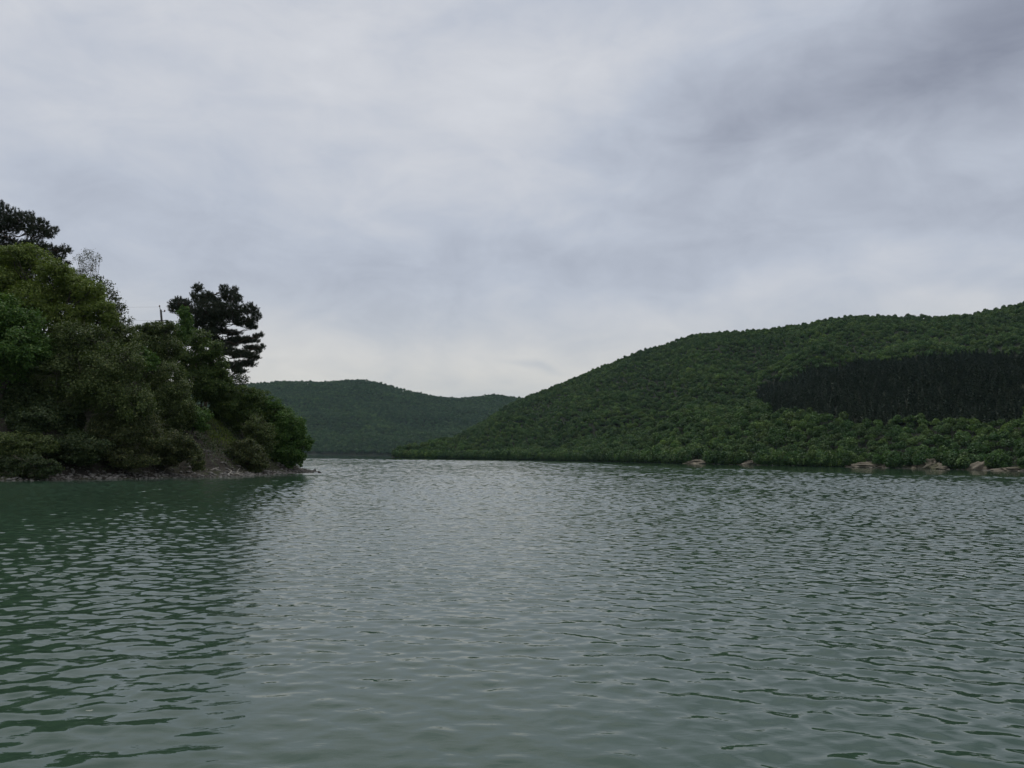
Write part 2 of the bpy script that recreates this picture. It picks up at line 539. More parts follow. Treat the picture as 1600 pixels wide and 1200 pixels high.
for lam in lams:
    lp = np.maximum(0.43, 0.0066 * rr)
    g_ = np.exp(-(np.log(lam / lp)) ** 2 / (2 * 0.62 ** 2)) * np.clip((lam / drow - 3.5) / 3, 0, 1)
    wts.append(g_)
wts = np.array(wts); wts /= np.sqrt((wts ** 2).sum(0)) + 1e-6
NS = 9
for lam, wt in zip(lams, wts):
    rows = np.where(wt > 0.02)[0]
    if not len(rows): continue
    r0_, r1_ = rows[0], rows[-1] + 1
    Xs, Ys, Ss, sd_ = X[r0_:r1_], Y[r0_:r1_], S[r0_:r1_], side[r0_:r1_]
    acc = np.zeros_like(Xs)
    for k in range(NS):
        l_ = lam * gw.uniform(0.85, 1.17)
        for sgn, mk in ((1, np.sqrt(1 - sd_)), (-1, np.sqrt(sd_))):
            th = R(-90) + sgn * R(16) + gw.normal() * R(46)
            kk = 2 * math.pi / l_
            ph = gw.uniform(0, 6.28)
            arg = (kk * math.cos(th) * Xs + kk * math.sin(th) * Ys + ph)
            acc += mk * np.sin(arg) / kk
    acc *= math.sqrt(2 / NS)
    Zw[r0_:r1_] += acc * Ss * wt[r0_:r1_, None].astype(np.float32)
V = np.stack([X, Y, Zw], -1).reshape(-1, 3)
nr, nc = X.shape
i, j = np.meshgrid(np.arange(nr - 1), np.arange(nc), indexing='ij')
j2 = (j + 1) % nc
Q = np.stack([i * nc + j, i * nc + j2, (i + 1) * nc + j2, (i + 1) * nc + j], -1).reshape(-1, 4)[:, ::-1]
V = np.vstack([V, [0, 0, 0]])
jj = np.arange(nc)
T = np.stack([np.full(nc, nr * nc), jj, (jj + 1) % nc], 1)[:, ::-1]
mw = bpy.data.materials.new('lake_water'); mw.use_nodes = True
t = NT(mw.node_tree)
p = t.n('ShaderNodeBsdfPrincipled')
pos = t.n('ShaderNodeNewGeometry').outputs['Position']
n1 = t.noise(pos, 0.02, 3)
t.put(p.inputs['Base Color'], t.mix(t.smooth(n1.outputs['Fac'], 0.35, 0.65), (0.031, 0.061, 0.039), (0.038, 0.072, 0.048)))
p.inputs['Roughness'].default_value = 0.03
p.inputs['IOR'].default_value = 1.37
mpw = t.n('ShaderNodeMapping'); t.put(mpw.inputs[0], pos); mpw.inputs['Scale'].default_value = (2.2, 4.0, 1)
nb = t.noise(mpw.outputs[0], 1.0, 3, 0.55, 0.4)
bw = t.n('ShaderNodeBump'); bw.inputs['Strength'].default_value = 0.25; bw.inputs['Distance'].default_value = 0.035
t.put(bw.inputs['Height'], nb.outputs['Fac']); t.t.links.new(bw.outputs[0], p.inputs['Normal'])
o = t.n('ShaderNodeOutputMaterial'); t.t.links.new(p.outputs[0], o.inputs[0])
tag(mesh_np('water', V, [Q, T], mw, smooth=True), kind='structure')
del V, Q, X, Y, D, A, S, Zw, calm, cl, side

# ------------------------------------------------------------------ forest crowns (prototypes, then scattered)
def crown_mesh(name, mat, seed, n=620, kind='dome'):
    g = np.random.default_rng(seed)
    b = Buf()
    if kind == 'dome':
        nl = g.integers(6, 10)
        C = unit(g.normal(size=(nl, 3))); C[:, 2] = np.abs(C[:, 2]) * 0.9 - 0.1
        C *= g.uniform(0.35, 0.62, (nl, 1)); rad = g.uniform(0.32, 0.55, nl)
        C = np.vstack([C, [[0, 0, 0.1]]]); rad = np.append(rad, 0.6)
        k = g.integers(0, len(rad), n)
        dd = unit(g.normal(size=(n, 3))); dd[:, 2] = np.where(dd[:, 2] < -0.3, -dd[:, 2], dd[:, 2])
        P = C[k] + dd * rad[k][:, None] * g.uniform(0.72, 1.05, (n, 1))
        P[:, 2] = P[:, 2] * 1.15 + 1.12
        Vv, Qq = leaf_quads(P, 0.22, 0.35, 0.8, g, dd)
        b.add(Vv, Qq)
        b.tube([(0, 0, -0.4), (0.02, 0, 0.8), (0.05, 0.03, 1.5)], [0.06, 0.05, 0.03], 4)
    else:
        P = []
        for _ in range(n):
            h = g.uniform(0.12, 1.0) ** 0.85
            r0 = (1 - h) ** 0.75 * 0.95 + 0.03
            a = g.uniform(0, 6.28); rr_ = r0 * g.uniform(0.6, 1.05) * (0.8 + 0.25 * math.sin(h * 34 + a))
            P.append((math.cos(a) * rr_, math.sin(a) * rr_, h * 5.2 - 0.2 * rr_))
        P = np.array(P)
        dd = unit(P * np.array([1, 1, 0.15]) + np.array([0, 0, 0.3]))
        Vv, Qq = leaf_quads(P, 0.42, 0.6, 0.5, g, dd)
        b.add(Vv, Qq)
        b.tube([(0, 0, -0.5), (0, 0, 2.5), (0, 0, 5.0)], [0.09, 0.07, 0.02], 4)
    fs = [np.vstack(b.Q)] + ([np.vstack(b.T)] if b.T else [])
    o = mesh_np(name, np.vstack(b.V), fs, mat)
    COL.objects.unlink(o)
    return o


M_forest = mat_leaf('hill_foliage', (0.025, 0.062, 0.015), (0.060, 0.128, 0.030), (0.100, 0.156, 0.038), 0.2, True, 0.012)
M_forest2 = mat_leaf('far_hill_foliage', (0.016, 0.050, 0.017), (0.046, 0.102, 0.036), (0.072, 0.120, 0.040), 0.15, True, 0.006)
M_conif = mat_leaf('hill_conifer_needles', (0.020, 0.038, 0.020), (0.036, 0.060, 0.032), (0.040, 0.060, 0.031), 0.0, True)
PRO = bpy.data.collections.new('crown_shapes')
PRO2 = bpy.data.collections.new('far_crown_shapes')
PRO3 = bpy.data.collections.new('conifer_shapes')
for k in range(7):
    PRO.objects.link(crown_mesh('broadleaf_crown', M_forest, 100 + k))
    PRO2.objects.link(crown_mesh('broadleaf_crown', M_forest2, 200 + k, 420))
for k in range(4):
    PRO3.objects.link(crown_mesh('conifer_crown', M_conif, 300 + k, 460, 'cone'))


def scatter_group(coll):
    ng = bpy.data.node_groups.new('scatter', 'GeometryNodeTree')
    ng.interface.new_socket('Geometry', in_out='INPUT', socket_type='NodeSocketGeometry')
    ng.interface.new_socket('Geometry', in_out='OUTPUT', socket_type='NodeSocketGeometry')
    N, Lk = ng.nodes, ng.links
    gi, go = N.new('NodeGroupInput'), N.new('NodeGroupOutput')
    ci = N.new('GeometryNodeCollectionInfo')
    ci.inputs['Collection'].default_value = coll
    ci.inputs['Separate Children'].default_value = True
    ci.inputs['Reset Children'].default_value = True
    iop = N.new('GeometryNodeInstanceOnPoints')
    iop.inputs['Pick Instance'].default_value = True

    def attr(nm, ty):
        a = N.new('GeometryNodeInputNamedAttribute'); a.data_type = ty
        a.inputs['Name'].default_value = nm
        return a.outputs['Attribute']
    Lk.new(gi.outputs[0], iop.inputs['Points'])
    Lk.new(ci.outputs[0], iop.inputs['Instance'])
    Lk.new(attr('idx', 'INT'), iop.inputs['Instance Index'])
    e2r = N.new('FunctionNodeEulerToRotation'); Lk.new(attr('rot', 'FLOAT_VECTOR'), e2r.inputs[0])
    Lk.new(e2r.outputs[0], iop.inputs['Rotation'])
    Lk.new(attr('scl', 'FLOAT_VECTOR'), iop.inputs['Scale'])
    Lk.new(iop.outputs[0], go.inputs[0])
    return ng


def scatter(name, coll, P, smin, smax_, label, cat, ncol, zs=(0.9, 1.25), mul=None):
    n = len(P)
    me = bpy.data.meshes.new(name)
    me.vertices.add(n); me.vertices.foreach_set('co', np.asarray(P, np.float32).ravel())
    s = rng.uniform(smin, smax_, n)
    if mul is not None: s = s * mul
    S3 = np.stack([s * rng.uniform(0.9, 1.1, n), s * rng.uniform(0.9, 1.1, n), s * rng.uniform(*zs, n)], 1).astype(np.float32)
    a = me.attributes.new('scl', 'FLOAT_VECTOR', 'POINT'); a.data.foreach_set('vector', S3.ravel())
    rt = np.zeros((n, 3), np.float32); rt[:, 2] = rng.uniform(0, 6.28, n); rt[:, :2] = rng.normal(size=(n, 2)) * 0.06
    a = me.attributes.new('rot', 'FLOAT_VECTOR', 'POINT'); a.data.foreach_set('vector', rt.ravel())
    a = me.attributes.new('idx', 'INT', 'POINT'); a.data.foreach_set('value', rng.integers(0, ncol, n).astype(np.int32))
    o = bpy.data.objects.new(name, me); COL.objects.link(o)
    md = o.modifiers.new('scatter', 'NODES'); md.node_group = scatter_group(coll)
    return tag(o, label, cat, kind='stuff')


def inpoly(px, py, poly):
    ins = np.zeros(len(px), bool); n = len(poly)
    for k in range(n):
        (ax, ay), (bx, by) = poly[k], poly[(k + 1) % n]
        ins ^= ((ay > py) != (by > py)) & (px < (bx - ax) * (py - ay) / (by - ay + 1e-12) + ax)
    return ins


def grid_points(fn, x0, x1, y0, y1, sp_):
    xs, ys = np.meshgrid(np.arange(x0, x1, sp_), np.arange(y0, y1, sp_))
    xs = xs.ravel() + rng.uniform(-.45, .45, xs.size) * sp_; ys = ys.ravel() + rng.uniform(-.45, .45, ys.size) * sp_
    z, t_ = fn(xs, ys)
    return np.stack([xs, ys, z], 1), t_


PINE_POLY = [(1178, 614), (1200, 600), (1240, 588), (1275, 575), (1300, 566), (1345, 562), (1400, 556), (1470, 552), (1600, 548), (1800, 540), (1800, 650),
             (1600, 645), (1530, 647), (1470, 651), (1400, 655), (1340, 654), (1290, 646), (1250, 637), (1215, 632), (1185, 628)]
# bare earth banks on the far right shore: photo box x0, x1, top y, bottom y
SCARPS = [(1076, 1104, 716, 724), (1160, 1184, 716, 726), (1343, 1372, 717, 729), (1374, 1392, 720, 729.5), (1418, 1438, 722, 731), (1448, 1466, 711, 732), (1464, 1484, 719, 732),
          (1521, 1548, 712, 733), (1573, 1606, 724, 734.5)]
P, t_ = grid_points(right_hill, -170, 640, 150, 1030, 3.7)
P2, t2 = grid_points(right_hill, -170, 640, 400, 1030, 3.4)          # closed canopy along the crest
P = np.vstack([P, P2[(t2 > 0.90) & (t2 < 1.06)]])
az = np.arctan2(P[:, 0], P[:, 1]); d = np.hypot(P[:, 0], P[:, 1])
d1 = np.interp(az, rh[0], rh[2])
shore_gap = d - np.interp(az, rh[0], rh[1])
keep = (shore_gap > 0.4) & (d < d1 + 45) & (az > azel(614, 711)[0]) & (az < R(41)) & (P[:, 2] > -0.2)
P, az, d, shore_gap = P[keep], az[keep], d[keep], shore_gap[keep]
px, py = project(P + np.array([0, 0, 4.0]))
jit = fbm(P[:, 0], P[:, 1], 30, 3, 7) * 7
pine = inpoly(px + jit, py + jit * 0.6, PINE_POLY) & (d > 330)
bare = np.zeros(len(P), bool)
for (x0, x1, ty, by) in SCARPS:
    bare |= (px > x0 - 4) & (px < x1 + 4) & (shore_gap < 6)
dec = P[~pine & ~bare]
ddist = d[~pine & ~bare]
pxd, pyd = px[~pine & ~bare], py[~pine & ~bare]
inv = np.where((pxd > 600) & (pxd < 1610))[0]
order = inv[np.argsort(ddist[inv])][:300]
mask = np.zeros(len(dec), bool); mask[order] = True
# low bushes right at the water's edge close the rows of trees
qa = rng.uniform(azel(616, 712)[0], R(40), 2600); qg = rng.uniform(0.2, 3.2, 2600)
qd = np.interp(qa, rh[0], rh[1]) + qg
Sx, Sy = np.sin(qa) * qd, np.cos(qa) * qd
Sz = right_hill(Sx, Sy)[0]
qx, qy = project(np.stack([Sx, Sy, Sz], 1))
okb = np.ones(2600, bool)
for (x0, x1, ty, by) in SCARPS:
    okb &= ~((qx > x0 + 1) & (qx < x1 - 1))
okb &= (qx < 1330) | (qg > 2.2) | (rng.random(2600) < 0.22)
hd = ddist[~mask]
bush = np.stack([Sx, Sy, Sz - 1.7], 1)[okb]
scatter('hill_forest', PRO, np.vstack([dec[~mask] - np.stack([hd * 0, hd * 0, 0.2 + 1.6 * np.clip((hd - 450) / 300, 0, 1)], 1), bush]), 1.6, 3.2,
        'dense green broadleaf forest covering the large hill across the lake', 'forest', 7,
        mul=np.concatenate([1 - 0.12 * np.clip((hd - 560) / 300, 0, 1), np.ones(len(bush))]))
Pc, tc2 = grid_points(right_hill, 60, 560, 250, 820, 2.6)
dc = np.hypot(Pc[:, 0], Pc[:, 1])
cx, cyy = project(Pc + np.array([0, 0, 4.0]))
jit = fbm(Pc[:, 0], Pc[:, 1], 30, 3, 7) * 7
okc = inpoly(cx + jit, cyy + jit * 0.6, PINE_POLY) & (dc > 330) & (Pc[:, 2] > 2) & (rng.random(len(Pc)) < 0.96)
scatter('conifer_plantation', PRO3, Pc[okc] - np.array([0, 0, 0.3]), 1.2, 2.0,
        'dark almost black conifer plantation in a wedge on the hillside', 'conifer wood', 4, (0.5, 0.72))
protos = list(PRO.objects)
for k in order:
    src = protos[random.randrange(7)]
    o = src.copy(); o.name = 'broadleaf_tree'
    COL.objects.link(o)
    s = random.uniform(1.7, 2.9)
    gap_ = ddist[k] - float(np.interp(math.atan2(dec[k][0], dec[k][1]), rh[0], rh[1]))
    o.location = dec[k] - np.array([0, 0, 0.3 + (0.5 * s if gap_ < 6 else 0.1 * s)])
    o.scale = (s * random.uniform(.9, 1.1), s * random.uniform(.9, 1.1), s * random.uniform(.85, 1.15))
    o.rotation_euler = (0, 0, random.uniform(0, 6.28))
    tag(o, 'small round green broadleaf tree in the lowest rows along the far shore', 'tree', 'trees along the foot of the far hillside')
P, t_ = grid_points(far_hill, -1350, 780, 1150, 2700, 6.6)
d = np.hypot(P[:, 0], P[:, 1]); az = np.arctan2(P[:, 0], P[:, 1])
px, py = project(P)
keep = (t_ > 0.003) & (t_ < 1.05) & (px > 250) & (px < 1000) & (P[:, 2] > 0.8)
scatter('far_hill_forest', PRO2, P[keep] - np.array([0, 0, 0.3]), 3.6, 5.6,
        'hazy blue-green forest covering the distant hill at the end of the lake', 'forest', 7, (0.8, 1.05))

# ------------------------------------------------------------------ bare earth banks, shingle strip on the far shore
BANK_LABELS = ['low brown bank left of the pale squared bank', 'small squared pale bank just left of the white boulder', 'broad tan bank with a slanting top',
               'low tan bank beside the broad slanting one', 'low crumbly bank left of the tall narrow one', 'tall narrow tan bluff with a rounded top',
               'low tan bank leaning on the tall narrow bluff', 'tallest tan bluff tangled with dry stems', 'pale low bank at the right edge of the shore']


def lumpy(name, c, w_, h_, th, mat, seed, parent=None, nu=26, nv=16, yaw=0.0, rough=0.16, taper=1.0):
    g = np.random.default_rng(seed)
    u, v = np.meshgrid(np.linspace(0, 2 * math.pi, nu, endpoint=False), np.linspace(-0.35, math.pi / 2, nv), indexing='ij')
    bx = np.sign(np.cos(u)) * np.abs(np.cos(u)) ** 0.8 * np.cos(v) ** 0.6; by_ = np.sign(np.sin(u)) * np.abs(np.sin(u)) ** 0.8 * np.cos(v) ** 0.6; bz = np.sin(v)
    n_ = np.zeros_like(bx)
    for k in range(26):
        dv = unit(g.normal(size=3)) * g.uniform(2, 20)
        n_ += np.sin(bx * dv[0] + by_ * dv[1] + bz * dv[2] + g.uniform(0, 6.28)) / (1 + np.linalg.norm(dv) * 0.35)
    sc = 1 + rough * n_
    tp_ = taper + (1 - taper) * (1 - np.clip(bz, 0, 1))
    Xl, Yl, Zl = bx * sc * w_ / 2 * tp_, by_ * sc * th / 2 * tp_, bz * (1 + (sc - 1) * (0.5 if taper < 1 else 1)) * h_
    ca, sa = math.cos(yaw), math.sin(yaw)
    V_ = np.stack([Xl * ca - Yl * sa, Xl * sa + Yl * ca, Zl], -1).reshape(-1, 3)
    i_, j_ = np.meshgrid(np.arange(nu), np.arange(nv - 1), indexing='ij')
    i2 = (i_ + 1) % nu
    Q_ = np.stack([i_ * nv + j_, i2 * nv + j_, i2 * nv + j_ + 1, i_ * nv + j_ + 1], -1).reshape(-1, 4)
    return mesh_np(name, V_, [Q_], mat, parent, True, c)


for k, (x0, x1, ty, by) in enumerate(SCARPS):
    xm = (x0 + x1) / 2
    a = azel(xm, by)[0]
    dd_ = float(np.interp(a, rh[0], rh[1])) + 5.0
    c = np.array([math.sin(a) * dd_, math.cos(a) * dd_, 0.0])
    sc_ = dd_ * math.cos(a) / F
    o = lumpy('earth_bank', c, (x1 - x0) * sc_ * 1.75, (by - ty) * sc_ * 0.66, 9, M_scarp, 900 + k, yaw=-a, rough=0.24, nu=80, nv=40, taper=0.6)
    tag(o, 'bare earth ' + BANK_LABELS[k], 'earth bank', 'bare earth banks on the far shore')
a = azel(1212, 726)[0]
dd_ = float(np.interp(a, rh[0], rh[1])) + 1.0
tag(lumpy('boulder', (math.sin(a) * dd_, math.cos(a) * dd_, 0.0), 2.7, 0.95, 1.8, M_palestone, 77, yaw=-a), 'small white boulder at the water edge of the far shore', 'boulder')
# shingle strip
aa = np.linspace(azel(1020, 724)[0], R(50), 900)
dd0 = np.interp(aa, rh[0], rh[1])
_kp = rng.uniform(0, 6.28, 9)
wd = 0.95 * np.clip(-0.9 + sum(np.sin(aa * f_ + q_) * g_ for f_, q_, g_ in zip((31, 47, 83, 131, 207, 331, 437, 613, 811), _kp, (.5, .6, .4, .5, .35, .4, .3, .3, .25))) + 1.5 * np.clip((aa - azel(1335, 727)[0]) * 40, 0, 1), 0, 1.1) * 1.0
rows_ = []
for f_, z_ in ((-0.8, -0.25), (0.1, 0.14), (1.1, 0.35), (2.4, 0.55)):
    q_ = dd0 + np.where(f_ > 0, f_ * np.maximum(wd, 0.05), f_)
    rows_.append(np.stack([np.sin(aa) * q_, np.cos(aa) * q_, np.where(f_ < 0, -0.25, right_hill(np.sin(aa) * q_, np.cos(aa) * q_)[0] + 0.12) - (wd < 0.06) * 0.6], 1))
V = np.concatenate(rows_)
n_ = len(aa)
i, j = np.meshgrid(np.arange(3), np.arange(n_ - 1), indexing='ij')
q = (i * n_ + j).ravel()
tag(mesh_np('beach', V, [np.stack([q, q + 1, q + n_ + 1, q + n_], 1)[:, ::-1]], M_beach, smooth=True), kind='structure')


# ------------------------------------------------------------------ trees and shrubs on the near headland
def gz(x, y): return float(ground(np.array([x]), np.array([y]))[0])


def base_point(x, Y):
    c = at(x, 600, Y)
    return np.array([c[0], Y, gz(c[0], Y) - 0.15])


def leafy(name, label, cat, Y, lobes, mat, leaf=0.17, dens=1.0, twigs=0, bark=None, foot=None, trunk_r=0.11, group=None, depth=1.0, seed=1, loose=0.0, up=0.5, skirt=True):
    g = np.random.default_rng(seed); leaf *= 1.22
    lobes = np.array(lobes, float)
    if skirt:
        ex = lobes.copy()
        ex[:, 0] += g.uniform(-.5, .5, len(ex)) * ex[:, 2]; ex[:, 1] += ex[:, 3] * g.uniform(0.45, 1.0, len(ex)); ex[:, 2:] *= g.uniform(0.75, 1.0, (len(ex), 1))
        lobes[:, 2:] *= 1.08
        lobes = np.vstack([lobes, ex])
    Ys = Y + g.uniform(-1, 1, len(lobes)) * depth
    C = np.array([at(x, y, yy) for (x, y, _, _), yy in zip(lobes, Ys)])
    RX = lobes[:, 2] * Y / F; RZ = lobes[:, 3] * Y / F
    xm = foot if foot is not None else float(np.average(lobes[:, 0], weights=lobes[:, 2] * lobes[:, 3]))
    B = base_point(xm, Y)
    root = tag(empty(name, B), label, cat, group)
    # --- trunk and limbs
    tb = Buf()
    low_ = C[np.argmin(C[:, 2])]
    top = np.average(C, axis=0, weights=RX)
    fork = B + (top - B) * 0.42
    st = bend(B, fork, 6, 0.03, 0, g); tb.tube(st - B, np.linspace(trunk_r * 1.35, trunk_r * 0.8, 6), 7)
    for c, rx, rz in zip(C, RX, RZ):
        s0 = fork + (B - fork) * g.uniform(-0.05, 0.35)
        pts = bend(s0, c, 7, 0.05, 0.04, g)
        tb.tube(pts - B, np.linspace(trunk_r * 0.6, trunk_r * 0.16, 7), 5)
        for _ in range(5 + twigs):
            dv = unit(g.normal(size=3) + np.array([0, 0, 0.35]))
            tip = c + dv * np.array([rx, (rx + rz) / 2, rz]) * g.uniform(0.8, 1.12 if twigs else 0.95)
            q0 = pts[g.integers(4, 7)]
            bp_ = bend(q0, tip, 5, 0.07, 0.05, g)
            tb.tube(bp_ - B, np.linspace(trunk_r * 0.20 + 0.006, 0.007, 5), 3)
            if twigs:
                for _k in range(2):
                    z0 = bp_[g.integers(2, 4)]
                    z1_ = z0 + unit(dv + g.normal(size=3) * 0.6) * rx * g.uniform(0.3, 0.6)
                    tb.tube(bend(z0, z1_, 4, 0.08, 0, g) - B, np.linspace(0.014, 0.006, 4), 3)
    tb.build('trunk', bark or M_bark, root)
    # --- leaves in clumps
    cb = Buf()
    for c, rx, rz in zip(C, RX, RZ):
        ry = (rx + rz) / 2
        R3 = np.array([rx, ry, rz])
        area = 4 * math.pi * ((rx * ry) ** 1.6 / 3 + (rx * rz) ** 1.6 / 3 + (ry * rz) ** 1.6 / 3) ** (1 / 1.6)
        n = int(max(60, dens * 1.7 * area / (leaf * leaf * 0.31)))
        kc = int(max(8, 16 + 9 * rx / (leaf * 5)))
        dc_ = unit(g.normal(size=(kc, 3))); rc = g.uniform(0.45, 1.0, (kc, 1)) ** 0.6 * g.uniform(0.85, 1.12, (kc, 1))
        sub = dc_ * rc
        kk = g.integers(0, kc, n)
        off = g.normal(size=(n, 3)) * (0.17 + loose)
        off[:, 2] *= 0.95
        pl = sub[kk] + off
        P_ = c + pl * R3
        Vv, Qq = leaf_quads(P_ - B, leaf, up, 0.62, g, unit(pl))
        cb.add(Vv, Qq)
    cb.build('crown', mat, root)
    return root


def pine_tree(name, label, Y, pads, foot, seed, depth=2.5, tuft=0.42, dens=1.0, trunk_top=None):
    g = np.random.default_rng(seed)
    pads = np.array(pads, float)
    B = base_point(foot, Y)
    root = tag(empty(name, B), label, 'pine tree')
    Ys = Y + g.uniform(-1, 1, len(pads)) * depth
    C = np.array([at(x, y, yy) for (x, y, _, _), yy in zip(pads, Ys)])
    RX, RZ = pads[:, 2] * Y / F, pads[:, 3] * Y / F
    tp = at(*trunk_top, Y)
    tb = Buf()
    tr = bend(B, tp, 12, 0.012, 0, g)
    tb.tube(tr - B, np.linspace(0.26, 0.06, 12), 8)
    cb = Buf()
    for c, rx, rz in zip(C, RX, RZ):
        i_ = np.argmin(np.abs(tr[:, 2] - (c[2] - 0.25 * abs(c[0] - tp[0]))))
        br = bend(tr[i_], c, 7, 0.05, -0.05, g)
        tb.tube(br - B, np.linspace(0.085, 0.03, 7), 5)
        ry = max(rx, rz) * 0.9
        n = int(max(16, dens * 26 * (rx * ry + rx * rz + ry * rz) / 1.0))
        dirs = unit(g.normal(size=(n, 3)))
        P_ = c + dirs * np.array([rx, ry, rz]) * (g.uniform(0.25, 1.0, (n, 1)) ** 0.5) * g.uniform(0.75, 1.2, (n, 1))
        for p_ in P_:
            q0 = br[g.integers(4, 7)]
            if g.random() < 0.5:
                tb.tube(np.array([q0, (q0 + p_) / 2 + g.normal(size=3) * 0.05 - np.array([0, 0, 0.06]), p_]) - B, [0.022, 0.014, 0.008], 3)
        # each tuft: a brush of needles pointing up and outward
        m_ = 34
        ax = unit((P_ - c) * 0.7 / np.array([rx, ry, rz]) + np.array([0, 0, 0.75]) + g.normal(size=(n, 3)) * 0.3)
        dirs2 = unit(ax[:, None] * 0.55 + g.normal(size=(n, m_, 3)) * 0.62)
        st_ = P_[:, None] + ax[:, None] * g.uniform(-0.5, 0.35, (n, m_, 1)) * tuft
        ln = tuft * g.uniform(0.45, 0.75, (n, m_, 1))
        side_ = unit(np.cross(dirs2, g.normal(size=(n, m_, 3)))) * 0.022
        Vn = np.stack([st_ - side_, st_ + side_, st_ + dirs2 * ln], 2).reshape(-1, 3) - B
        cb.add(Vn, None, np.arange(len(Vn)).reshape(-1, 3))
    tb.build('trunk', M_pinebark, root)
    cb.build('crown', M_pine, root)
    return root


M_pine = mat_leaf('pine_needles', (0.022, 0.036, 0.020), (0.046, 0.062, 0.034), (0.080, 0.068, 0.035), 0.0)
G_yel = mat_leaf('yellow_green_leaves', (0.085, 0.130, 0.022), (0.165, 0.215, 0.045), (0.22, 0.25, 0.07), 0.3)
G_fresh = mat_leaf('fresh_green_leaves', (0.040, 0.095, 0.018), (0.090, 0.170, 0.036), (0.16, 0.23, 0.06), 0.3)
G_mid = mat_leaf('mid_green_leaves', (0.038, 0.076, 0.016), (0.085, 0.130, 0.030), (0.15, 0.18, 0.055), 0.3)
G_olive = mat_leaf('olive_leaves', (0.040, 0.066, 0.017), (0.094, 0.130, 0.036), (0.19, 0.215, 0.08), 0.25)
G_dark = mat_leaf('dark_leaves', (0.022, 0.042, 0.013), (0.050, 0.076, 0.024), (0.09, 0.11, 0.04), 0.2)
G_brown = mat_leaf('brownish_leaves', (0.036, 0.054, 0.016), (0.082, 0.102, 0.034), (0.17, 0.17, 0.07), 0.25)
G_sil = mat_leaf('loose_leaves', (0.035, 0.052, 0.022), (0.065, 0.085, 0.035), (0.10, 0.11, 0.05), 0.35)

# two dark pines
pine_tree('pine', 'dark pine with a broad ragged crown at the top left corner of the headland', 90,
          [(-60, 322, 40, 22), (-30, 330, 34, 20), (0, 320, 9, 9), (10, 332, 14, 12), (30, 345, 26, 15), (45, 338, 12, 9), (62, 350, 16, 10), (60, 362, 24, 10), (84, 359, 9, 6), (78, 368, 9, 5),
           (5, 352, 30, 14), (-30, 365, 40, 16), (10, 380, 26, 12), (40, 384, 18, 8), (58, 382, 20, 8), (74, 390, 18, 9), (92, 395, 14, 9), (101, 389, 9, 7), (108, 392, 4, 4), (90, 405, 14, 6), (106, 411, 5, 3), (30, 400, 30, 12)],
          -30, 11, 3.0, 0.40, 1.1, (-25, 325))
pine_tree('pine', 'dark pine leaning out over the point, layered branches against the sky', 112,
          [(309, 450, 9, 8), (304, 461, 7, 5), (312, 468, 13, 9), (324, 463, 12, 9), (282, 474, 17, 10), (271, 482, 9, 7), (290, 485, 16, 10), (350, 452, 8, 8), (366, 453, 7, 6), (360, 464, 17, 10), (373, 466, 7, 7),
           (338, 470, 10, 8), (328, 486, 32, 17), (358, 486, 28, 17), (391, 484, 12, 11), (400, 495, 8, 9), (380, 503, 20, 8), (394, 511, 10, 4), (308, 503, 22, 12), (338, 504, 18, 8), (340, 516, 18, 5),
           (362, 520, 16, 4), (380, 531, 25, 5), (402, 525, 8, 4), (409, 522, 3, 3), (396, 543, 17, 3.5), (411, 540, 5, 2), (362, 534, 16, 8), (350, 547, 18, 10), (376, 553, 20, 7), (396, 558, 10, 6), (403, 549, 6, 4),
           (384, 568, 17, 6), (364, 571, 16, 6), (374, 579, 14, 4), (335, 535, 18, 12), (325, 520, 16, 10)],
          322, 12, 2.2, 0.42, 1.7, (335, 460))

